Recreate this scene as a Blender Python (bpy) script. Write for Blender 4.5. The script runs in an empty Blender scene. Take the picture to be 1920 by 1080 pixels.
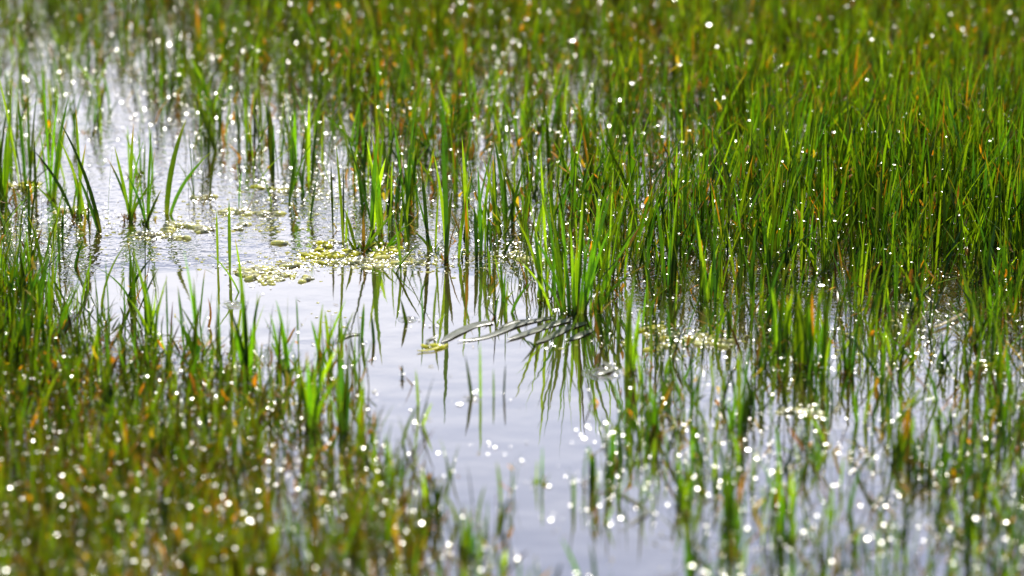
import bpy, math, random
import numpy as np
rng = np.random.default_rng(7)
random.seed(7)
R = math.radians
scn = bpy.context.scene
COL = scn.collection

# ------------------------------------------------------------------ camera geometry
DIST, DEP = 4.5, R(20)
CAM = np.array([0.0, -DIST*math.cos(DEP), DIST*math.sin(DEP)])
FW = np.array([0, math.cos(DEP), -math.sin(DEP)]); UP = np.array([0, math.sin(DEP), math.cos(DEP)])
HALF = 0.6/4.5
def at(px, py):
    """photo pixel (1920 wide) -> point on the water surface"""
    u = (px-960)/960*HALF; v = (540-py)/960*HALF
    d = np.array([u, 0, 0])+FW+UP*v
    t = -CAM[2]/d[2]
    return CAM+d*t
def px_of(P):
    d = P-CAM
    z = d@FW
    return 960+(d[..., 0]/z)/HALF*960, 540-((d@UP)/z)/HALF*960
def mpp(py):
    p = at(960, py)
    return float((p-CAM)@FW)*HALF/960

# ------------------------------------------------------------------ node helpers
def new_mat(name):
    m = bpy.data.materials.new(name); m.use_nodes = True
    nt = m.node_tree; nt.nodes.clear()
    out = nt.nodes.new('ShaderNodeOutputMaterial')
    return m, nt, out
def N(nt, t, **kw):
    n = nt.nodes.new(t)
    for k, v in kw.items():
        if hasattr(n, k) and k not in n.inputs: setattr(n, k, v)
        else: n.inputs[k].default_value = v
    return n
def math_n(nt, op, a, b=None, c=None, clamp=False):
    n = nt.nodes.new('ShaderNodeMath'); n.operation = op; n.use_clamp = clamp
    for i, x in enumerate((a, b, c)):
        if x is None: continue
        if isinstance(x, (int, float)): n.inputs[i].default_value = x
        else: nt.links.new(x, n.inputs[i])
    return n.outputs[0]
def ramp(nt, fac, stops):
    n = nt.nodes.new('ShaderNodeValToRGB')
    e = n.color_ramp.elements
    while len(e) < len(stops): e.new(0.5)
    for el, (p, c) in zip(e, stops): el.position = p; el.color = (*c, 1) if len(c) == 3 else c
    nt.links.new(fac, n.inputs[0])
    return n.outputs[0]

# ------------------------------------------------------------------ materials
def blade_material():
    m, nt, out = new_mat('grass_leaf')
    at_ = N(nt, 'ShaderNodeAttribute', attribute_name='Col')
    tc = N(nt, 'ShaderNodeTexCoord')
    nz = N(nt, 'ShaderNodeTexNoise', Scale=140.0, Detail=2.0)
    nt.links.new(tc.outputs['Object'], nz.inputs['Vector'])
    mul = N(nt, 'ShaderNodeMixRGB', blend_type='MULTIPLY', Fac=0.55)
    nt.links.new(at_.outputs['Color'], mul.inputs[1])
    nt.links.new(ramp(nt, nz.outputs['Fac'], [(0.3, (.55, .6, .5)), (0.7, (1.15, 1.15, 1.0))]), mul.inputs[2])
    p = N(nt, 'ShaderNodeBsdfPrincipled'); p.inputs['Roughness'].default_value = .30
    p.inputs['Specular IOR Level'].default_value = .5
    nt.links.new(mul.outputs[0], p.inputs['Base Color'])
    tr = N(nt, 'ShaderNodeBsdfTranslucent')
    g = N(nt, 'ShaderNodeMixRGB', blend_type='MULTIPLY', Fac=1.0); g.inputs[2].default_value = (2.3, 2.0, .25, 1)
    nt.links.new(mul.outputs[0], g.inputs[1]); nt.links.new(g.outputs[0], tr.inputs['Color'])
    mx = N(nt, 'ShaderNodeMixShader', Fac=.42)
    nt.links.new(p.outputs[0], mx.inputs[1]); nt.links.new(tr.outputs[0], mx.inputs[2])
    nt.links.new(mx.outputs[0], out.inputs[0])
    return m
M_BLADE = blade_material()

RINGS = [(440, 572, .018), (1132, 700, .025), (885, 748, .014), (765, 600, .014)]
def water_material():
    m, nt, out = new_mat('pond_water')
    geo = N(nt, 'ShaderNodeNewGeometry')
    sep = N(nt, 'ShaderNodeSeparateXYZ'); nt.links.new(geo.outputs['Position'], sep.inputs[0])
    def noise(scale, sx, sy, detail=2, rough=.5):
        mp = N(nt, 'ShaderNodeMapping'); mp.inputs['Scale'].default_value = (sx, sy, 1)
        nt.links.new(geo.outputs['Position'], mp.inputs[0])
        n = N(nt, 'ShaderNodeTexNoise', Scale=scale, Detail=detail, Roughness=rough)
        nt.links.new(mp.outputs[0], n.inputs['Vector']); return n.outputs['Fac']
    # wrinkled-film mask : strong in the band where the grass and weed stand, weak over the open pool
    def blob(px, py, rx, ry):
        c = at(px, py)
        a = math_n(nt, 'DIVIDE', math_n(nt, 'SUBTRACT', sep.outputs[0], float(c[0])), rx)
        b = math_n(nt, 'DIVIDE', math_n(nt, 'SUBTRACT', sep.outputs[1], float(c[1])), ry)
        d = math_n(nt, 'ADD', math_n(nt, 'MULTIPLY', a, a), math_n(nt, 'MULTIPLY', b, b))
        return math_n(nt, 'MULTIPLY', math_n(nt, 'SUBTRACT', 1.0, d), 2.2, clamp=True)
    calm = math_n(nt, 'MAXIMUM', math_n(nt, 'MAXIMUM', blob(900, 820, .32, .62), blob(560, 565, .40, .16)), math_n(nt, 'MULTIPLY', blob(1480, 850, .48, .50), .8))
    rough_m = math_n(nt, 'SUBTRACT', 1.0, calm, clamp=True)
    patch = noise(9, 1, .6, 3)
    film = math_n(nt, 'MULTIPLY', rough_m, ramp(nt, patch, [(.38, (0, 0, 0)), (.62, (1, 1, 1))]))
    h1 = math_n(nt, 'MULTIPLY', noise(12, 1, 1.6, 1), math_n(nt, 'MULTIPLY_ADD', rough_m, .0007, .0004))
    h2 = math_n(nt, 'MULTIPLY', noise(60, 1, 1.3, 2), math_n(nt, 'MULTIPLY_ADD', rough_m, .0009, .00005))
    h3 = math_n(nt, 'MULTIPLY', noise(140, 1, 1, 1, .5), math_n(nt, 'MULTIPLY', film, .0009))
    h = math_n(nt, 'ADD', math_n(nt, 'ADD', h1, h2), h3)
    for px, py, rr in RINGS:
        c = at(px, py)
        a = math_n(nt, 'SUBTRACT', sep.outputs[0], float(c[0])); b = math_n(nt, 'SUBTRACT', sep.outputs[1], float(c[1]))
        d = math_n(nt, 'SQRT', math_n(nt, 'ADD', math_n(nt, 'MULTIPLY', a, a), math_n(nt, 'MULTIPLY', b, b)))
        env = math_n(nt, 'SUBTRACT', 1.0, math_n(nt, 'DIVIDE', d, rr), clamp=True)
        w = math_n(nt, 'SINE', math_n(nt, 'MULTIPLY', d, 6.283/(rr/3.2)))
        h = math_n(nt, 'ADD', h, math_n(nt, 'MULTIPLY', math_n(nt, 'MULTIPLY', w, env), .0004))
    bp = N(nt, 'ShaderNodeBump', Strength=1.0, Distance=1.0)
    nt.links.new(h, bp.inputs['Height'])
    df = N(nt, 'ShaderNodeBsdfDiffuse')
    nt.links.new(ramp(nt, noise(6, 1, 1, 4), [(.35, (.055, .038, .008)), (.7, (.10, .072, .018))]), df.inputs['Color'])
    gl = N(nt, 'ShaderNodeBsdfGlossy', Roughness=.035); gl.inputs['Color'].default_value = (.95, .95, 1, 1)
    nt.links.new(bp.outputs[0], gl.inputs['Normal'])
    lw = N(nt, 'ShaderNodeLayerWeight', Blend=.5); nt.links.new(bp.outputs[0], lw.inputs['Normal'])
    f = ramp(nt, lw.outputs['Facing'], [(0.0, (.10, .10, .10)), (.5, (.34, .34, .34)), (.68, (.52, .52, .52)), (.9, (.85, .85, .85))])
    mx = N(nt, 'ShaderNodeMixShader')
    nt.links.new(f, mx.inputs[0]); nt.links.new(df.outputs[0], mx.inputs[1]); nt.links.new(gl.outputs[0], mx.inputs[2])
    nt.links.new(mx.outputs[0], out.inputs[0])
    return m
M_WATER = water_material()

def algae_material(name, c0, c1, rough=.35, tr=.25):
    m, nt, out = new_mat(name)
    tc = N(nt, 'ShaderNodeTexCoord')
    nz = N(nt, 'ShaderNodeTexNoise', Scale=160.0, Detail=4.0); nt.links.new(tc.outputs['Object'], nz.inputs['Vector'])
    col = ramp(nt, nz.outputs['Fac'], [(.3, c0), (.68, c1)])
    p = N(nt, 'ShaderNodeBsdfPrincipled'); p.inputs['Roughness'].default_value = rough
    nt.links.new(col, p.inputs['Base Color'])
    p.inputs['Subsurface Weight'].default_value = .8 if tr > .5 else 0; p.inputs['Subsurface Scale'].default_value = .012; p.inputs['Subsurface Radius'].default_value = (1, .9, .4)
    vz = N(nt, 'ShaderNodeTexVoronoi', Scale=420.0); nt.links.new(tc.outputs['Object'], vz.inputs['Vector'])
    bp = N(nt, 'ShaderNodeBump', Strength=.35, Distance=.001); nt.links.new(vz.outputs['Distance'], bp.inputs['Height'])
    nt.links.new(bp.outputs[0], p.inputs['Normal'])
    t = N(nt, 'ShaderNodeBsdfTranslucent'); nt.links.new(col, t.inputs['Color'])
    mx = N(nt, 'ShaderNodeMixShader', Fac=tr if tr < .5 else .12)
    nt.links.new(p.outputs[0], mx.inputs[1]); nt.links.new(t.outputs[0], mx.inputs[2]); nt.links.new(mx.outputs[0], out.inputs[0])
    return m
M_ALGAE = algae_material('pond_weed', (1.0, .80, .12), (1.0, .95, .45), .16, .62)
M_ALGAE_G = algae_material('green_pond_weed', (.75, .66, .015), (1.0, .90, .06), .2, .62)
M_STRAW = algae_material('wet_straw', (.35, .26, .10), (.65, .55, .30), .25)

def glint_material():
    m, nt, out = new_mat('glint_cap_gloss')  # gloss of the small caps added as sun glints
    g = N(nt, 'ShaderNodeBsdfGlossy', Roughness=.34); g.inputs['Color'].default_value = (1, .985, .95, 1)
    d = N(nt, 'ShaderNodeBsdfDiffuse'); d.inputs['Color'].default_value = (.2, .2, .12, 1)
    mx = N(nt, 'ShaderNodeMixShader', Fac=.8)
    nt.links.new(d.outputs[0], mx.inputs[1]); nt.links.new(g.outputs[0], mx.inputs[2]); nt.links.new(mx.outputs[0], out.inputs[0])
    return m
M_GLINT = glint_material()

def laid_material():
    m, nt, out = new_mat('drowned_leaf')
    tc = N(nt, 'ShaderNodeTexCoord')
    nz = N(nt, 'ShaderNodeTexNoise', Scale=60.0, Detail=3.0); nt.links.new(tc.outputs['Object'], nz.inputs['Vector'])
    p = N(nt, 'ShaderNodeBsdfPrincipled'); p.inputs['Roughness'].default_value = .24
    p.inputs['Specular IOR Level'].default_value = .5
    nt.links.new(ramp(nt, nz.outputs['Fac'], [(.3, (.06, .065, .03)), (.7, (.22, .23, .17))]), p.inputs['Base Color'])
    nt.links.new(p.outputs[0], out.inputs[0])
    return m
M_LAID = laid_material()

# ------------------------------------------------------------------ object helpers
def tag(o, label=None, cat=None, group=None, kind=None):
    if label: o['label'] = label
    if cat: o['category'] = cat
    if group: o['group'] = group
    if kind: o['kind'] = kind
    return o
def mesh_obj(name, V, F, mat, parent=None, col=None, smooth=True, origin=None):
    me = bpy.data.meshes.new(name)
    V = np.asarray(V, dtype=np.float64)
    if origin is not None: V = V-np.asarray(origin)
    F = np.asarray(F, dtype=np.int32)
    nv, nf, k = len(V), len(F), F.shape[1]
    me.vertices.add(nv); me.vertices.foreach_set('co', V.ravel())
    me.loops.add(nf*k); me.loops.foreach_set('vertex_index', F.ravel())
    me.polygons.add(nf); me.polygons.foreach_set('loop_start', np.arange(0, nf*k, k, dtype=np.int32))
    me.polygons.foreach_set('loop_total', np.full(nf, k, dtype=np.int32))
    if smooth: me.polygons.foreach_set('use_smooth', np.ones(nf, dtype=bool))
    me.update(calc_edges=True)
    if col is not None:
        a = me.attributes.new('Col', 'FLOAT_COLOR', 'POINT')
        a.data.foreach_set('color', np.concatenate([col, np.ones((nv, 1))], 1).astype(np.float32).ravel())
    me.materials.append(mat)
    o = bpy.data.objects.new(name, me); COL.objects.link(o)
    if parent is not None: o.parent = parent
    elif origin is not None: o.location = origin
    return o
def empty(name, loc):
    o = bpy.data.objects.new(name, None); COL.objects.link(o); o.location = [float(x) for x in loc]; o.empty_display_size = .02
    return o

# ------------------------------------------------------------------ grass blades (vectorised)
RN = 8
def blades(P0, P1, P2, W, tw, C, tipc=None):
    """quadratic-curve blades with a folded midrib. P*: (n,3), W,tw:(n,), C:(n,3)"""
    n = len(P0)
    t = (np.linspace(0, 1, RN)**.85)[None, :, None]
    c = P0[:, None]*(1-t)**2+2*P1[:, None]*t*(1-t)+P2[:, None]*t*t
    d = np.stack([np.cos(tw), np.sin(tw), np.zeros(n)], 1)
    d2 = np.stack([-np.sin(tw), np.cos(tw), np.zeros(n)], 1)
    tt = t[..., 0]
    tr = rng.normal(0, .5, n)[:, None]*tt            # the blade twists along its length
    ddir = d[:, None]*np.cos(tr)[..., None]+d2[:, None]*np.sin(tr)[..., None]
    nd = -d[:, None]*np.sin(tr)[..., None]+d2[:, None]*np.cos(tr)[..., None]
    prof = np.interp(tt[0], [0, .12, .45, .75, .93, 1], [.62, .85, 1, .72, .28, .03])[None, :]
    w = (W[:, None]*prof*.5)[..., None]
    L = c+ddir*w; Rr = c-ddir*w; Mi = c+nd*w*.45
    V = np.stack([L, Mi, Rr], 2).reshape(n*RN*3, 3)
    base = (np.arange(n)*RN*3)[:, None, None]
    r = (np.arange(RN-1)*3)[None, :, None]
    f = np.array([[0, 1, 4, 3], [1, 2, 5, 4]])
    F = (base[..., None]+r[..., None]+f[None, None]).reshape(-1, 4)
    # colour along the blade
    k = tt[0]
    basec = np.clip(1-k/.16, 0, 1)[None, :, None]*.7
    col = C[:, None]*np.ones((1, RN, 1))
    pale = np.array([.22, .24, .06])
    col = col*(1-basec)+pale*basec
    ts = np.full(n, .80)
    if tipc is None:
        tf = rng.random(n)
        ts = np.where(tf < .012, rng.uniform(.2, .6, n), ts)
        tipc = np.where((tf < .10)[:, None], np.array([.42, .20, .04]), np.where((tf < .35)[:, None], np.array([.24, .30, .04]), C))
    tipw = np.clip((k[None]-ts[:, None])/.2, 0, 1)[..., None]
    col = col*(1-tipw)+tipc[:, None]*tipw
    col = np.repeat(col[:, :, None], 3, 2).reshape(-1, 3)
    return V, F, col
GREENS = np.array([[.060, .165, .012], [.095, .20, .010], [.14, .25, .012], [.04, .12, .016], [.16, .28, .02], [.030, .10, .022]])
ORANGES = np.array([[.50, .25, .03], [.26, .13, .035], [.42, .32, .09], [.16, .10, .04]])
def pick_green(n, bright=0.0):
    p = np.array([.26, .26, .17, .15, .06, .10])
    c = GREENS[rng.choice(len(GREENS), n, p=p)]*rng.choice([.2, .45, .85, 1.25, 1.75], (n, 1), p=[.18, .16, .26, .24, .16])*rng.uniform(.85, 1.15, (n, 1))
    return c*(1+bright)

# density of blades over the photographed pond, read on an 80-pixel grid laid on the ground
DEN = ["455666788888888888999999",
       "323455565666667788889999",
       "211433344444455567788899",
       "220022233343444456778899",
       "310011123333345566678899",
       "220000001233344456667888",
       "420000000001123444555554",
       "853210000000122233333334",
       "987654321000001323333334",
       "988776543100002422222345",
       "988877655310002333323345",
       "888877776421002233333345",
       "988887778642111233333345",
       "999888887754221233333456"]
DG = np.array([[int(c) for c in r] for r in DEN], float)/9
def density(px, py):
    gx = np.clip((px-40)/80, 0, 23); gy = np.clip((py-40)/80, 0, 13)
    x0 = np.floor(gx).astype(int); y0 = np.floor(gy).astype(int)
    x1 = np.minimum(x0+1, 23); y1 = np.minimum(y0+1, 13)
    fx = gx-x0; fy = gy-y0
    return (DG[y0, x0]*(1-fx)+DG[y0, x1]*fx)*(1-fy)+(DG[y1, x0]*(1-fx)+DG[y1, x1]*fx)*fy

def field(n_try, orange_frac, hscale, short=False):
    Y = rng.uniform(-1.35, 3.2, n_try); X = rng.uniform(-1.3, 1.3, n_try)
    P = np.stack([X, Y, np.zeros(n_try)], 1)
    px, py = px_of(P)
    dn = density(px, py)
    clump = .5+.5*np.sin(X*31+2.3*np.sin(Y*17))*np.sin(Y*23+1.7*np.sin(X*19))
    fine = np.sin(X*97+3*np.sin(Y*41))*np.sin(Y*83+2.6*np.sin(X*53))
    clump = np.clip(clump*.55+.5*np.clip(fine*1.6+.35, 0, 1.3), 0, 1.3)
    keep = rng.random(n_try) < dn**1.4*(.12+1.35*clump)
    P, px, py, dn = P[keep], px[keep], py[keep], dn[keep]
    k = rng.integers(2, 6, len(P))
    idx = np.repeat(np.arange(len(P)), k)
    n = len(idx)
    off = rng.normal(0, .007, (n, 2))
    P0 = P[idx].copy(); P0[:, :2] += off; P0[:, 2] = -.01
    pxn, pyn = px[idx], py[idx]
    # taller beyond the pool and at the right, shorter in front
    far = np.clip((620-pyn)/300, 0, 1)
    mid = np.exp(-((pyn-430)/230)**2)
    H = (.056+.037*mid+.012*far+.016*mid*(pxn > 1150))*(.42+.85*rng.random(n)**.8)*hscale*(.85+.25*dn[idx])
    az = rng.uniform(0, 6.283, n)
    lean = np.abs(rng.normal(0, .24, n))+.04
    stray = rng.random(n) < .10; lean = np.where(stray, lean+.5, lean)
    hd = np.stack([np.cos(az), np.sin(az), np.zeros(n)], 1)
    hor = hd*(np.sin(lean)*H)[:, None]+np.array([.03, 0, 0])*(H[:, None])
    P2 = P0+hor+np.array([0, 0, 1])*(np.cos(lean)*H)[:, None]
    P1 = P0+hor*rng.uniform(.05, .5, (n, 1))+np.array([0, 0, 1])*(np.cos(lean)*H*.58)[:, None]
    C = pick_green(n)
    br = np.clip((pyn-640)/260, 0, 1)*np.clip((1000-pxn)/300, 0, 1)*rng.random(n)+np.clip((330-pyn)/200, 0, 1)*.55*rng.random(n)
    C = C*(1-.5*br[:, None])+np.array([.20, .15, .012])*(.5*br[:, None])
    orr = rng.random(n) < orange_frac*(.75+.9*((pyn > 620) & (pxn < 1000))+.7*((pyn < 330) & (pxn > 650) & (pxn < 1400)))
    C[orr] = ORANGES[rng.choice(4, orr.sum())]
    if short: H2 = H
    P2[orr] = P0[orr]+(P2[orr]-P0[orr])*rng.uniform(.22, .62, (orr.sum(), 1))+rng.normal(0, .012, (orr.sum(), 3))*np.array([1, 1, .2])
    P1[orr] = (P0[orr]+P2[orr])/2+rng.normal(0, .008, (orr.sum(), 3))
    W = (.0012+.0037*rng.random(n)**1.5)
    t_ = rng.uniform(.15, .7, (n, 1))
    mid = P0*(1-t_)**2+2*P1*t_*(1-t_)+P2*t_*t_
    return blades(P0, P1, P2, W, rng.uniform(0, 3.1416, n), C)+(P0, mid)

V, F, C, BASES, MIDS = field(72000, .13, 1.04)
tag(mesh_obj('marsh_grass', V, F, M_BLADE, col=C), 'dense young green marsh grass with some orange withered blades rising from shallow water', 'grass', kind='stuff')
print('blades', len(BASES))
sel = MIDS[rng.random(len(MIDS)) < .22]; n = len(sel)
px, py = px_of(sel)
sel = sel[rng.random(n) < .35+.65*(((py < 420) & (px > 600))+((py > 640) & (px < 1000)))]; n = len(sel)
az = rng.uniform(0, 6.283, n); ln = rng.uniform(.008, .030, n)
e = sel+np.stack([np.cos(az)*ln*.6, np.sin(az)*ln*.6, rng.choice([-1, 1], n)*ln*rng.uniform(.3, 1, n)], 1)
C = np.array([[.62, .30, .03], [.50, .20, .03], [.55, .42, .08], [.30, .16, .05]])[rng.choice(4, n)]
V, F, C = blades(sel, (sel+e)/2+rng.normal(0, .003, (n, 3)), e, rng.uniform(.002, .0052, n), az+1.57, C, tipc=C)
tag(mesh_obj('withered_leaves', V, F, M_BLADE, col=C), 'small curled amber and straw coloured dead leaves caught among the grass blades', 'dead leaves', kind='stuff')
# low drowned growth: short brown and olive stubs between the blades
n_try = 60000
Y = rng.uniform(-1.35, 3.0, n_try); X = rng.uniform(-1.2, 1.2, n_try)
P = np.stack([X, Y, np.full(n_try, -.004)], 1); px, py = px_of(P); dn = density(px, py)
k = rng.random(n_try) < np.clip(dn-.22, 0, 1)*1.2
P = P[k]; n = len(P); az = rng.uniform(0, 6.283, n); ln = rng.uniform(.015, .055, n)
hd = np.stack([np.cos(az)*ln, np.sin(az)*ln, rng.uniform(.004, .042, n)], 1)
C = np.where(rng.random((n, 1)) < .5, ORANGES[rng.choice(4, n)]*rng.uniform(.12, .8, (n, 1)), GREENS[rng.choice(6, n)]*.4)  # stub tones darkened to paint in the shaded gaps between blades
V, F, C = blades(P, P+hd*.5+np.array([0, 0, .006]), P+hd, rng.uniform(.0014, .0038, n), az+1.57, C, tipc=C)
tag(mesh_obj('withered_stubble', V, F, M_BLADE, col=C), 'low tangle of brown and olive withered blades at the foot of the grass', 'dead grass', kind='stuff')

# ------------------------------------------------------------------ individual tufts
def tuft(bx, by, tips, label, w=.0042, name='grass_tuft', group=None, depth=.25, oran=()):
    o = at(bx, by); s = mpp(by)
    root = empty(name, o)
    tag(root, label, 'grass tuft' if name == 'grass_tuft' else 'grass sprig', group)
    for i, tp in enumerate(tips):
        tx, ty = tp[0], tp[1]; ox = tp[2] if len(tp) > 2 else rng.normal(0, 5)
        b = np.array([[ox*s, rng.normal(0, .006), -.012]])
        dx, h = (tx-bx-ox)*s, (by-ty)*s/math.cos(DEP)
        yo = rng.normal(0, depth)*h*.5
        h2 = h-yo*math.tan(DEP)
        e = np.array([[ox*s+dx, b[0, 1]+yo, h2]])
        bend = rng.uniform(.08, .46)
        m = b+np.array([[dx*bend, yo*bend, (h2+.012)*.56]])
        if i in oran: c = ORANGES[rng.choice(4, 1)]
        else: c = pick_green(1, .45)
        ww = w*rng.uniform(.75, 1.2)
        V, F, CC = blades(b, m, e, np.array([ww]), np.array([rng.normal(0, .55)]), c)
        ch = mesh_obj('withered_blade' if i in oran else 'blade', V, F, M_BLADE, root, CC)
    if len(tips) < 3: return root
    k = 3+2*len(tips); ww = min(26, 3+2.2*len(tips))*s
    b = np.stack([rng.normal(0, .45, k)*ww, rng.normal(0, .006, k), np.full(k, -.006)], 1)
    az = rng.uniform(0, 6.283, k); ln = rng.uniform(.003, .011, k)
    e = b+np.stack([np.cos(az)*ln, np.sin(az)*ln, rng.uniform(.006, .018, k)], 1)
    cc = np.where(rng.random((k, 1)) < .55, ORANGES[rng.choice(4, k)]*.7, GREENS[rng.choice(6, k)]*.8)
    V, F, CC = blades(b, (b+e)/2+np.array([0, 0, .004]), e, rng.uniform(.0018, .0036, k), rng.uniform(0, 3.14, k), cc, tipc=cc)
    mesh_obj('leaf_sheath', V, F, M_BLADE, root, CC)
    return root
def fan(bx, by, n, h, sp, jit=8):
    out = []
    for i in range(n):
        u = rng.uniform(-1, 1)
        hh = h*rng.uniform(.45, 1.0)*(1-.18*abs(u))
        out.append((bx+u*sp*(hh/h), by-hh, u*jit+rng.normal(0, jit*.4)))
    return out

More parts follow.
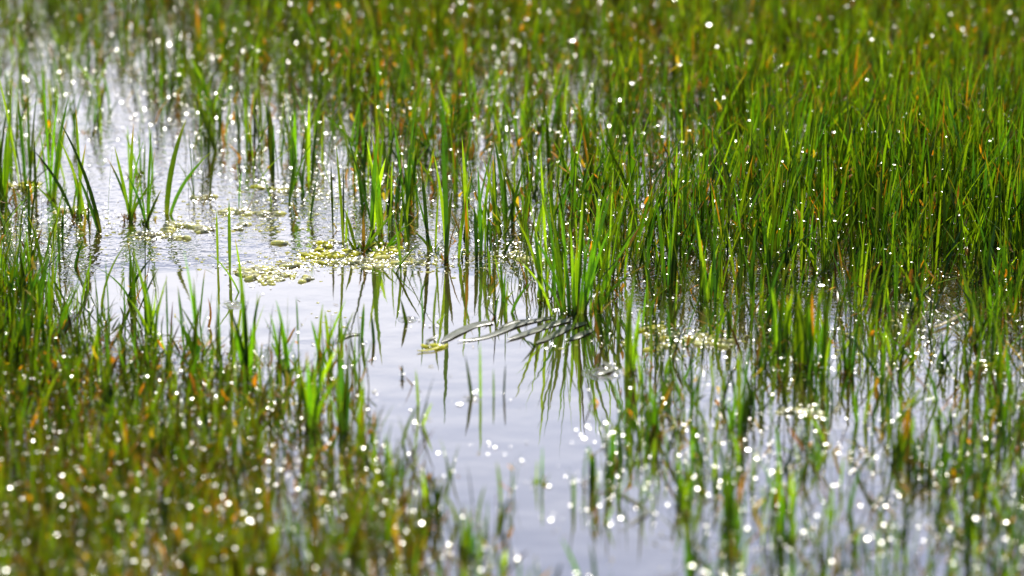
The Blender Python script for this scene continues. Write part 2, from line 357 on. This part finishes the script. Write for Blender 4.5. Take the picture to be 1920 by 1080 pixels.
T = [
 (12, 380, [(0,205),(30,150),(5,260),(-18,180),(22,240)], 'tall tuft at the far left edge standing in glittering water', {}),
 (52, 352, [(3,128),(40,170),(62,190),(75,160),(48,215)], 'tuft of long upright blades left of the yellow weed pad', {}),
 (98, 372, [(92,132),(118,175),(140,185),(78,235),(130,225)], 'tall slender tuft right behind the left weed pad', {}),
 (150, 408, [(118,262),(62,275),(148,205),(133,300),(168,270)], 'tuft with a blade arching to the left over clear water', {}),
 (190, 434, [(108,212,0),(150,330)], 'single broad dark blade arching from water up to the left', dict(w=.0068, depth=.05)),
 (242, 410, [(278,262),(222,276),(256,235),(298,330),(205,300),(268,330)], 'bushy tuft with crossing blades beside the arching dark blade', {}),
 (272, 418, [(298,280),(262,330),(306,352),(240,322),(288,240)], 'small spreading tuft in front of the bushy left tuft', {}),
 (312, 408, [(400,288,2),(352,230,-2)], 'pair of blades splayed to the right at the edge of open water', dict(w=.0062, depth=.1)),
 (408, 286, [(356,160,0),(372,185)], 'long blade slanting left alone in the upper left water', dict(w=.006)),
 (470, 292, [(462,160),(480,175),(474,200),(428,262),(452,212)], 'tuft with an orange withered foot in the upper left water', dict(oran=(3,))),
 (511, 344, [(508,205,0),(516,235)], 'narrow upright pair of blades above the small weed dots', dict(w=.0062)),
 (552, 350, [(540,190),(556,215),(548,240)], 'three straight blades rising just right of the narrow pair', dict(w=.0056)),
 (578, 346, [(584,178),(572,215),(600,230)], 'short stiff tuft at the left of the central glitter', {}),
 (431, 512, [(433,375,0)], 'lone straight blade standing in the open water by the foam', dict(w=.0042, depth=.03)),
 (408, 498, [(408,398,0)], 'thin short straight blade left of the lone blade', dict(w=.0034, depth=.03)),
 (454, 545, [(442,452,0),(395,470,0)], 'thin curved sprig leaning left in front of the foam raft', dict(w=.003, depth=.03)),
 (644, 452, [(633,268,0),(652,392,4)], 'thin long bowed blade at the left of the central stand', dict(w=.0036, depth=.05)),
 (705, 440, [(642,220,0),(698,250),(716,232),(724,300),(690,265)], 'tall tuft whose left blade leans far to the left', dict(w=.0056)),
 (676, 466, [(683,400),(745,390),(700,425),(650,440),(730,440)], 'low sprawling tuft rooted in the yellow weed', dict(oran=(0,), depth=.5)),
 (722, 462, [(762,440),(745,452),(775,415),(700,440)], 'short blades splayed flat beside the yellow weed', dict(depth=.6)),
 (768, 398, [(738,230),(780,205),(772,260),(792,250),(756,290)], 'dense upright tuft behind the sprawling blades', {}),
 (808, 470, [(790,300),(782,360),(826,330),(770,430)], 'mid-height tuft at the near edge of the central stand', {}),
 (838, 488, [(814,290,0),(850,345),(832,240),(864,400)], 'tuft with one broad blade leaning slightly left and pale yellow edge', dict(w=.0056, oran=(3,))),
 (868, 484, [(866,262),(886,320),(872,370)], 'straight bright green tuft at the waterline', dict(w=.0056)),
 (902, 478, [(896,310),(912,350),(890,380),(925,300)], 'tuft with open water to its lower left and reflections below', {}),
 (945, 562, [(926,470,0),(948,505),(938,490)], 'short thin tuft just left of the great central clump', dict(w=.004)),
 (1076, 586, [(1008,335,-12),(1030,392,-14),(1046,372,-8),(1160,318,14),(1136,352,10),(1112,400,8),(1092,360,4),(1068,420,0),(1050,440,-6),(985,430,-16),(1150,420,18),(1174,470,16),(1082,455,0),(1020,470,-12),(1100,330,6),(1128,500,10),(1000,500,-14),(1050,340,-10),(1195,430,34),(1210,500,40),(968,480,-40),(1120,370,30),(1180,360,36),(1020,350,-34),(1148,470,44),(1090,410,24),(1075,350,-22)], 'big fanned clump of bright blades at the centre of the pond', dict(w=.0042)),
 (1018, 560, [(962,400),(985,345),(1012,280),(1002,410),(1030,430)], 'tall tuft tucked against the left of the central clump', dict(w=.0042)),
 (1142, 560, [(1180,330),(1148,300),(1166,380),(1200,420),(1130,390)], 'tall tuft behind the right of the central clump', dict(w=.0042)),
 (1182, 700, [(1176,545),(1190,500),(1168,590),(1200,570)], 'broad bright tuft standing below right of the central clump', dict(w=.0062)),
 (765, 600, [(752,553,0)], 'tiny slanted blade alone in the middle of the calm pool', dict(w=.0042, depth=.03)),
 (793, 602, [(789,518,0)], 'hair-thin upright blade in the calm pool', dict(w=.0026, depth=.03)),
 (812, 606, [(822,520,0),(838,590,0)], 'thin sprig near the tips of the laid blades', dict(w=.0028, depth=.03)),
 (886, 748, [(872,668,0)], 'short blade leaning left over its brown reflection', dict(w=.005, depth=.03)),
 (901, 748, [(900,640,0)], 'blurred thin upright blade right of the leaning one', dict(w=.0036, depth=.03)),
 (926, 745, [(925,690,0),(948,684,18)], 'two faint short blades in the near calm water', dict(w=.003, depth=.03)),
 (785, 762, [(780,690,0)], 'faint hair-thin blade left in the near calm water', dict(w=.003, depth=.03)),
 (601, 668, [(650,558,0),(608,566,-4),(584,600)], 'tuft at the pool edge with one blade slanting up right', dict(w=.005)),
 (668, 845, [(712,765,0),(684,700,0),(690,790,2)], 'blurred sprig leaning right over the near pool edge', dict(w=.005)),
 (532, 690, [(526,600),(520,555),(545,590),(556,632),(508,640)], 'upright tuft at the left shore of the calm pool', dict(w=.005)),
 (588, 800, [(545,640),(580,655),(600,640),(640,655),(622,620),(560,690),(610,700),(642,700)], 'dense dark tuft standing at the inner corner of the near left grass', dict(w=.0055)),
 (645, 812, [(640,640),(655,690),(662,620),(630,700)], 'slim tuft right of the dense dark tuft', dict(w=.005)),
 (466, 705, [(448,470),(462,560),(438,600),(480,600),(455,540),(425,560)], 'very tall tuft rising from the near left grass', dict(w=.0052)),
 (372, 690, [(366,520),(350,470),(382,560),(340,600),(395,575)], 'broad bladed tuft at the back of the near left grass', dict(w=.0058)),
 (288, 640, [(270,510),(252,470),(300,540),(318,520),(240,560)], 'tuft with thin dark blades at the back left shore', {}),
 (60, 575, [(20,480),(56,420),(72,510),(88,500),(44,520),(100,540)], 'small bright tuft at the left edge in the middle distance', {}),
 (1524, 690, fan(1524,690,14,190,55,16), 'wide bright clump standing alone in the right water', dict(w=.005)),
 (1462, 655, fan(1462,655,8,180,35,10), 'narrow clump left of the wide bright clump', dict(w=.0046)),
 (1590, 700, fan(1590,700,7,150,35,10), 'low clump at the right of the wide bright clump', dict(w=.0044)),
 (1450, 520, [(1420,370),(1440,330),(1472,350),(1385,420)], 'tall tuft at the front of the thick right grass', {}),
 (1330, 560, fan(1330,560,8,200,45,10), 'tuft in front of thick grass right of the central clump', {}),
 (1250, 545, fan(1250,545,8,230,40,10), 'tall tuft two steps right of the central clump', {}),
 (1840, 480, [(1880,330),(1800,420),(1905,400),(1860,300),(1838,350)], 'tuft by the small open patch at the right edge', {}),
 (1108, 905, fan(1108,905,6,90,20,10), 'blurred bright green tuft at the right bank of the near pool', dict(w=.006)),
 (1160, 870, fan(1160,870,5,130,30,12), 'blurred thin tuft ringed with glints near the pool bank', dict(w=.005)),
 (1385, 800, fan(1385,800,7,170,55,10), 'blurred open tuft in the near right water', dict(w=.0048)),
 (1690, 860, fan(1690,860,8,170,70,12), 'blurred spreading tuft with an orange stem at the lower right', dict(w=.005, oran=(1,))),
 (1372, 985, fan(1372,985,7,150,40,12), 'blurred bright tuft near the bottom right of centre', dict(w=.0055)),
 (1478, 1010, fan(1478,1010,7,190,45,12), 'tall blurred tuft near the bottom beside a brown stalk', dict(w=.005)),
 (815, 960, fan(815,960,7,110,50,14), 'blurred tuft at the tip of the near left grass', dict(w=.005)),
]
for i_ in range(1):
    T += [(742, 930, fan(742,930,6,120,30,12), 'faint blurred tuft in the near water left of the open pool', dict(w=.003)),
          (1010, 905, fan(1010,905,3,90,20,10), 'three faint blurred shoots in the near open water', dict(w=.003)),
          (880, 1040, fan(880,1040,6,110,40,16), 'very blurred tuft at the bottom edge of the open pool', dict(w=.004)),
          (1230, 820, fan(1230,820,7,140,50,16), 'blurred loose tuft in the right water above the bright bottom tufts', dict(w=.0038)),
          (1290, 930, fan(1290,930,7,130,50,16), 'blurred spreading tuft among the lower right glints', dict(w=.004)),
          (165, 250, fan(165,250,6,110,50,20), 'thin distant tuft in the pale upper left water', dict(w=.0034)),
          (255, 330, fan(255,330,6,120,50,20), 'thin tuft standing alone between the left tufts and far grass', dict(w=.0034))]
for bx, by, tips, label, kw in T:
    kw = dict(kw)
    tuft(bx, by, tips, label, name='grass_tuft' if len(tips) > 1 else 'grass_sprig', group='grass tufts rising from the pond', **kw)
TB = [(at(t[0], t[1]), len(t[2])) for t in T]

# ------------------------------------------------------------------ laid blades half sunk by the central clump
def laid(pts, w, label, mat=M_LAID, name='fallen_leaf', cat='leaf', lift=.0012, group=None):
    P = np.array([at(*p) for p in pts]); P[1:-1, 1] += rng.normal(0, .006, len(P)-2)
    m = 14; t = np.linspace(0, 1, m)
    q = np.stack([np.interp(t, np.linspace(0, 1, len(P)), P[:, i]) for i in range(3)], 1)
    for _ in range(2): q[1:-1] = (q[:-2]+q[1:-1]*2+q[2:])/4
    q[:, 2] = lift+(.0004 if mat is M_LAID else .0008)+np.sin(t*9+rng.uniform(0, 6))*.0004
    d = np.gradient(q, axis=0); d[:, 2] = 0; d /= np.linalg.norm(d, axis=1)[:, None]+1e-9
    s = np.stack([-d[:, 1], d[:, 0], np.zeros(m)], 1)
    pr = np.interp(t, [0, .1, .5, .85, 1], [.5, .9, 1, .7, .04])[:, None]*w/2
    up = np.array([0, 0, 1])
    ks = np.linspace(1, -1, 9)
    prof = np.array([-.0012, .0004, -.0004, .0012, .0002, .0016, -.0002, .0006, -.0012])*(.28 if mat is M_LAID else .6)
    V = np.stack([q+s*pr*a+up*b for a, b in zip(ks, prof)], 1).reshape(-1, 3)
    F = [[r*9+k, r*9+k+1, r*9+k+10, r*9+k+9] for r in range(m-1) for k in range(8)]
    o = mesh_obj(name, V, F, mat, origin=q[m//2])
    return tag(o, label, cat, group or ('grey leaves lying on the water' if name == 'fallen_leaf' else 'pale straws afloat'))
laid([(925,606),(890,612),(850,628),(826,644)], .013, 'broad grey leaf at the left end of the bundle lying on the water')
laid([(1035,596),(975,606),(915,626),(858,642)], .010, 'longest grey leaf lying on the water left of the central clump')
laid([(1072,600),(1030,606),(985,620),(950,640)], .012, 'silvery grey leaf in the middle of the floating bundle')
laid([(1098,606),(1062,616),(1030,630),(1004,646)], .011, 'grey leaf lying under the foot of the central clump')
laid([(1110,620),(1082,628),(1058,640)], .010, 'short lowest grey leaf at the front of the central clump')
laid([(995,600),(962,604),(930,618)], .006, 'narrow short grey leaf at the back of the floating bundle')
laid([(820,632),(800,640),(806,652)], .004, 'tiny curled dark leaf at the left tip of the bundle')
laid([(676,628),(655,634),(628,644)], .006, 'small dark leaf floating alone in the calm pool')
laid([(1130,680),(1150,700),(1120,705)], .008, 'crumpled clear leaf below the central clump')
laid([(840,648),(812,655),(782,661)], .003, 'yellow green leaf tip floating left of the grey leaves', M_ALGAE_G)
laid([(365,768),(400,778),(442,792)], .009, 'pale straw floating in the near left grass', M_STRAW, 'floating_straw', 'straw', .003)
laid([(1680,465),(1705,472),(1722,480)], .006, 'white straw lying in the thick right grass', M_STRAW, 'floating_straw', 'straw', .003)
laid([(1305,425),(1345,432),(1378,420)], .006, 'buff straw bent over the water at the foot of the right grass', M_STRAW, 'floating_straw', 'straw', .004)
laid([(1810,590),(1780,612),(1742,622)], .005, 'tan straw floating in the right water', M_STRAW, 'floating_straw', 'straw', .003)
laid([(1160,925),(1220,960),(1180,985)], .006, 'blurred grey stalk afloat in the near right water', M_LAID)

# ------------------------------------------------------------------ floating weed : lumpy mats of merged pads
def ico(sub=2):
    import bmesh
    bm = bmesh.new(); bmesh.ops.create_icosphere(bm, subdivisions=sub, radius=1)
    V = np.array([v.co[:] for v in bm.verts]); F = np.array([[v.index for v in f.verts] for f in bm.faces]); bm.free()
    return V, F
IV, IF = ico(2); IV1, IF1 = ico(1)
def weed(px, py, rx, ry, n, label, mat=M_ALGAE, hmax=.006):
    """rx, ry in photo pixels on the ground plane"""
    o = at(px, py); s = mpp(py); sy = s/math.sin(DEP)
    Vs, Fs = [], []; k = 0
    cl_ = rng.normal(0, .72, (max(3, n//5), 2))
    for i in range(int(n*2.3)):
        c = cl_[rng.integers(len(cl_))]+rng.normal(0, .22, 2)
        x, y = c[0]*rx*s, c[1]*ry*sy
        q = rng.random()
        smooth_ = 1.0
        if q < .22:        # slimy strand, flat on the surface
            rad = rng.uniform(.0008, .0016); sc = np.array([rad*rng.uniform(2.5, 6), rad, rad*rng.uniform(.3, .6)])
        elif q < .55:      # small pearl
            rad = rng.uniform(.0010, .0022); sc = np.array([rad*rng.uniform(1, 1.8), rad, rad*rng.uniform(.5, .9)]); smooth_ = .3
        else:              # smooth capsule-like bead
            rad = (.0018+.0036*rng.random()**1.5); sc = np.array([rad*rng.uniform(1.1, 2.6), rad, rad*rng.uniform(.55, .85)]); smooth_ = .3
        V = IV.copy(); f = rng.uniform(1.5, 4, 3); ph = rng.uniform(0, 6, 3)
        V = V*(1+.25*smooth_*np.sin(V[:, [0]]*f[0]*2+ph[0])*np.sin(V[:, [1]]*f[1]*2+ph[1])+.14*smooth_*np.sin(V[:, [2]]*f[2]*3+ph[2]))
        V = V*sc
        V[:, 1] += np.sin(V[:, 0]/.004+ph[0])*.0005*smooth_
        a = rng.normal(0, .5); ca, sa = math.cos(a), math.sin(a)
        V = np.stack([V[:, 0]*ca-V[:, 1]*sa+x, V[:, 0]*sa+V[:, 1]*ca+y, V[:, 2]+.0002], 1)
        Vs.append(V); Fs.append(IF+k); k += len(V)
    ob = mesh_obj('pond_weed', np.concatenate(Vs)+o, np.concatenate(Fs), mat, origin=o)
    return tag(ob, label, 'pond weed', 'yellow weed mats floating on the pond')
WEED = [
 (300, 439, 30, 8, 34, 'cream yellow weed mat at the left, left of the paired weed lumps', M_ALGAE),
 (358, 425, 30, 7, 26, 'long yellow weed mat between the left tuft pair and the foam', M_ALGAE),
 (392, 430, 12, 6, 10, 'small weed dot at the right end of the long yellow mat', M_ALGAE),
 (460, 399, 18, 6, 12, 'round yellow weed lump in the left open water', M_ALGAE),
 (496, 406, 15, 6, 9, 'yellow weed lump right of the round one', M_ALGAE),
 (425, 399, 12, 5, 7, 'faint little weed lump left of the round one', M_ALGAE),
 (370, 375, 22, 4, 10, 'thin pale weed streak above the long yellow mat', M_ALGAE),
 (446, 427, 14, 5, 8, 'weed speck in the water below the round yellow lump', M_ALGAE),
 (504, 352, 16, 7, 12, 'orange green weed lump at the foot of the narrow blade pair', M_ALGAE_G),
 (548, 357, 22, 5, 14, 'thin weed pad under the three straight blades', M_ALGAE),
 (40, 350, 28, 8, 26, 'green weed pad among the far left tufts', M_ALGAE_G),
 (618, 474, 34, 12, 46, 'bright yellow weed heap at the middle of the pool edge', M_ALGAE_G),
 (722, 470, 26, 8, 26, 'yellow green weed heap under the sprawling tuft', M_ALGAE_G),
 (498, 518, 50, 13, 58, 'broad cream foam raft at the left end of the pool edge', M_ALGAE),
 (565, 505, 30, 6, 14, 'scattered foam bits right of the cream raft', M_ALGAE),
 (700, 493, 70, 9, 48, 'long lace of weed bubbles below the sprawling tuft', M_ALGAE),
 (600, 455, 40, 4, 12, 'faint foam line above the bright yellow heap', M_ALGAE),
 (1232, 620, 36, 6, 18, 'bright green weed strip right of the central clump', M_ALGAE_G),
 (1305, 640, 55, 14, 36, 'sparkling weed patch in the right water', M_ALGAE),
 (812, 650, 10, 4, 4, 'yellow weed scraps at the tip of the grey leaves', M_ALGAE_G),
 (1500, 774, 42, 7, 22, 'glittering cream weed strip below the wide bright clump', M_ALGAE),
 (440, 690, 30, 12, 26, 'weed patch glinting among the near left tufts', M_ALGAE),
 (60, 620, 22, 10, 18, 'pale weed tuft at the left edge of the near grass', M_ALGAE),
 (1690, 575, 24, 6, 16, 'cream weed patch behind the right straws', M_ALGAE),
 (1860, 690, 30, 8, 16, 'yellow weed pad near the right edge', M_ALGAE_G),
 (985, 480, 40, 6, 16, 'weed dots behind the central clump', M_ALGAE),
 (130, 395, 40, 9, 18, 'weed flecks at the foot of the arching left tuft', M_ALGAE),
]
for w in WEED: weed(*w[:5], w[5], w[6])

Vs, Fs, k = [], [], 0
for cx, cy, sx, sy, n in [(430, 410, 190, 38, 420), (640, 492, 230, 20, 620), (130, 440, 140, 30, 160), (560, 360, 90, 18, 120), (880, 490, 110, 20, 120), (1290, 640, 130, 25, 130), (620, 600, 60, 14, 24), (1560, 640, 200, 60, 120), (440, 700, 90, 30, 70)]:
    for _ in range(n):
        p = at(cx+rng.normal(0, sx*.6), cy+rng.normal(0, sy*.6)); r = .0005+.0017*rng.random()**2.0
        V = IV1*np.array([r*rng.uniform(1, 2.2), r, r*.6])+p; Vs.append(V); Fs.append(IF1+k); k += len(V)
tag(mesh_obj('pond_scum', np.concatenate(Vs), np.concatenate(Fs), M_ALGAE), 'loose scum of tiny cream and yellow weed pearls drifting on the water', 'scum', kind='stuff')

# ------------------------------------------------------------------ added sun glints: shallow glossy caps on water and blades that catch the sun
def caps():
    pts = []

    sel = BASES[rng.random(len(BASES)) < .30]
    sel = sel[(np.abs(sel[:, 0]) < 1.1)]
    pts.append(sel[:, :2]+rng.normal(0, .006, (len(sel), 2)))
    for b, k in TB: pts.append(b[:2]+rng.normal(0, 1, (4+k, 2))*np.array([.014, .016]))
    for w in WEED:
        s = mpp(w[1]); o = at(w[0], w[1]); n = int(w[4]*2.4)
        pts.append(o[:2]+rng.normal(0, .75, (n, 2))*np.array([w[2]*s, w[3]*s/math.sin(DEP)]))
    # glitter fields (photo pixel boxes on the water): centre, size, count
    for cx, cy, sx, sy, n in [(400,230,260,110,620),(350,110,260,70,700),(60,160,90,90,160),(1000,90,300,70,260),(1450,250,300,120,260),(700,330,160,90,380),(120,420,150,40,320),(60,460,70,40,100),(620,495,160,18,200),(980,200,160,110,260),
                              (1100,420,200,60,260),(1400,480,260,40,220),(560,360,120,30,160),(1000,470,140,25,120),(690,745,40,8,9),(940,840,60,20,8),
                              (970,865,10,6,3),(1040,968,22,8,8),(1110,820,50,20,24),(1230,900,160,60,60),(600,930,160,60,70),(1250,640,80,20,50),(1680,600,160,50,120),
                              (1150,700,20,12,14),(970,1040,30,20,8),(1400,850,300,70,80)]:
        k = [at(cx+rng.normal(0, sx*.6), max(-200, cy+rng.normal(0, sy*.6)))[:2] for _ in range(n)]
        pts.append(np.array(k))
    P = np.concatenate(pts); n0 = len(P)
    mids = MIDS[rng.random(len(MIDS)) < np.where(np.abs(MIDS[:, 1]) < .25, .45, np.where((MIDS[:, 0] > .15) & (MIDS[:, 1] > 0), .5, .8))]
    P = np.concatenate([P, mids[:, :2]]); n = len(P)
    Z0 = np.concatenate([np.full(n0, .0015), np.maximum(mids[:, 2], .0015)])
    r = (.00035+.0012*rng.random(n)**1.9)*(1+.35*np.clip(np.abs(P[:, 1]+.05)/.7, 0, 1)); r *= np.where(rng.random(n) < .08, 1.6, 1)
    SEG = 10
    a = np.linspace(0, 2*np.pi, SEG, endpoint=False)
    slope = np.tan(np.radians(rng.uniform(9, 26, n)))       # rim slope of the shallow cap
    el = rng.uniform(.8, 1.5, n)
    tiltx, tilty = rng.normal(0, .10, n), rng.normal(0, .12, n)
    rings = [(0, 1), (.55, .7), (1, 0)]
    V = np.zeros((n, 1+2*SEG, 3))
    h = r*slope*.5
    V[:, 0] = np.stack([P[:, 0], P[:, 1], Z0+h], 1)
    for j, (rr, hh) in enumerate(rings[1:]):
        for s in range(SEG):
            dx = np.cos(a[s])*r*rr*el; dy = np.sin(a[s])*r*rr
            V[:, 1+j*SEG+s] = np.stack([P[:, 0]+dx, P[:, 1]+dy, Z0+h*hh+dx*tiltx+dy*tilty], 1)
    F = []
    for s in range(SEG):
        q = (s+1) % SEG
        F += [[0, 1+s, 1+q], [1+s, 1+SEG+s, 1+SEG+q], [1+s, 1+SEG+q, 1+q]]
    F = np.array(F)
    FF = (F[None]+(np.arange(n)*(1+2*SEG))[:, None, None]).reshape(-1, 3)
    print('caps', n)
    return V.reshape(-1, 3), FF
V, F = caps()
tag(mesh_obj('glint_caps', V, F, M_GLINT), 'countless tiny glossy caps added on water and blades as white sun glints', 'sun glints', kind='stuff')

# ------------------------------------------------------------------ floating specks of litter
n_try = 14000
Y = rng.uniform(-1.2, 1.8, n_try); X = rng.uniform(-1.0, 1.0, n_try)
P = np.stack([X, Y, np.full(n_try, .0006)], 1); px, py = px_of(P)
P = P[rng.random(n_try) < np.clip(density(px, py), .03, .5)]; n = len(P); az = rng.uniform(0, 6.283, n); ln = .0015+.012*rng.random(n)**3
e = P+np.stack([np.cos(az)*ln, np.sin(az)*ln, rng.uniform(0, .002, n)], 1)
C = np.array([[.30, .22, .10], [.16, .12, .05], [.45, .42, .16], [.10, .11, .04]])[rng.choice(4, n)]
V, F, C = blades(P, (P+e)/2+np.array([0, 0, .0006]), e, rng.uniform(.0008, .0026, n), az+1.57, C, tipc=C)
tag(mesh_obj('floating_litter', V, F, M_BLADE, col=C), 'tiny brown and straw coloured specks of plant litter floating on the water', 'litter', kind='stuff')

# ------------------------------------------------------------------ water
S = 300
o = mesh_obj('water', [[-S, -S, 0], [S, -S, 0], [S, S, 0], [-S, S, 0]], [[0, 1, 2, 3]], M_WATER, smooth=False)
tag(o, 'still shallow pond water mirroring a pale sky', 'water', kind='structure')

# ------------------------------------------------------------------ light
SUN_EL, SUN_AZ = R(48), R(8)         # azimuth measured from +Y towards +X
w = bpy.data.worlds.new('World'); scn.world = w; w.use_nodes = True
nt = w.node_tree; nt.nodes.clear()
wo = nt.nodes.new('ShaderNodeOutputWorld'); bg = nt.nodes.new('ShaderNodeBackground'); bg.inputs['Strength'].default_value = .10
sky = nt.nodes.new('ShaderNodeTexSky'); sky.sky_type = 'NISHITA'; sky.sun_disc = False
sky.sun_elevation = SUN_EL; sky.sun_rotation = SUN_AZ; sky.air_density = 1.0; sky.dust_density = 1.2
tc = nt.nodes.new('ShaderNodeTexCoord'); sp = nt.nodes.new('ShaderNodeSeparateXYZ'); nt.links.new(tc.outputs['Generated'], sp.inputs[0])
nz = nt.nodes.new('ShaderNodeTexNoise'); nz.inputs['Scale'].default_value = 3.5; nz.inputs['Detail'].default_value = 5
mp = nt.nodes.new('ShaderNodeMapping'); mp.inputs['Scale'].default_value = (1, 1, 3); nt.links.new(tc.outputs['Generated'], mp.inputs[0]); nt.links.new(mp.outputs[0], nz.inputs[0])
zz = math_n(nt, 'ADD', sp.outputs[2], math_n(nt, 'MULTIPLY', math_n(nt, 'SUBTRACT', nz.outputs['Fac'], .5), .06))
cl = math_n(nt, 'MULTIPLY', ramp(nt, zz, [(.38, (1, 1, 1)), (.56, (0, 0, 0))]), ramp(nt, sp.outputs[1], [(.25, (.03, .03, .03)), (.75, (1, 1, 1))]))
sc_ = nt.nodes.new('ShaderNodeVectorMath'); sc_.operation = 'SCALE'; sc_.inputs['Scale'].default_value = 22.0
mix = nt.nodes.new('ShaderNodeMixRGB'); nt.links.new(cl, mix.inputs[0]); nt.links.new(sky.outputs[0], mix.inputs[1]); nt.links.new(ramp(nt, zz, [(.26, (.76, .76, .80)), (.34, (.84, .85, .91)), (.375, (.60, .64, .76)), (.42, (.40, .46, .64))]), sc_.inputs[0]); nt.links.new(sc_.outputs[0], mix.inputs[2])
nt.links.new(mix.outputs[0], bg.inputs[0]); nt.links.new(bg.outputs[0], wo.inputs[0])

sl = bpy.data.lights.new('sun', 'SUN'); sl.energy = 5.0; sl.angle = R(.5); sl.color = (1, .95, .86)
so = bpy.data.objects.new('sun', sl); COL.objects.link(so)
from mathutils import Vector
sd = Vector((math.sin(SUN_AZ)*math.cos(SUN_EL), math.cos(SUN_AZ)*math.cos(SUN_EL), math.sin(SUN_EL)))
so.rotation_euler = sd.to_track_quat('Z', 'Y').to_euler()
so.location = sd*5

# ------------------------------------------------------------------ camera
cd = bpy.data.cameras.new('camera'); cd.sensor_width = 36; cd.lens = 18/HALF
cd.clip_start = .1; cd.clip_end = 2000
cd.dof.use_dof = True; cd.dof.focus_distance = float((at(960, 500)-CAM)@FW); cd.dof.aperture_fstop = 3.0; cd.dof.aperture_blades = 0
co = bpy.data.objects.new('camera', cd); COL.objects.link(co)
co.location = CAM; co.rotation_euler = (R(90)-DEP, 0, 0)
scn.camera = co
scn.view_settings.view_transform = 'Standard'; scn.view_settings.look = 'None'; scn.view_settings.exposure = 0
scn.cycles.use_denoising = True
scn.cycles.max_bounces = 8; scn.cycles.transmission_bounces = 4; scn.cycles.diffuse_bounces = 3; scn.cycles.glossy_bounces = 4
scn.cycles.sample_clamp_indirect = 4.0
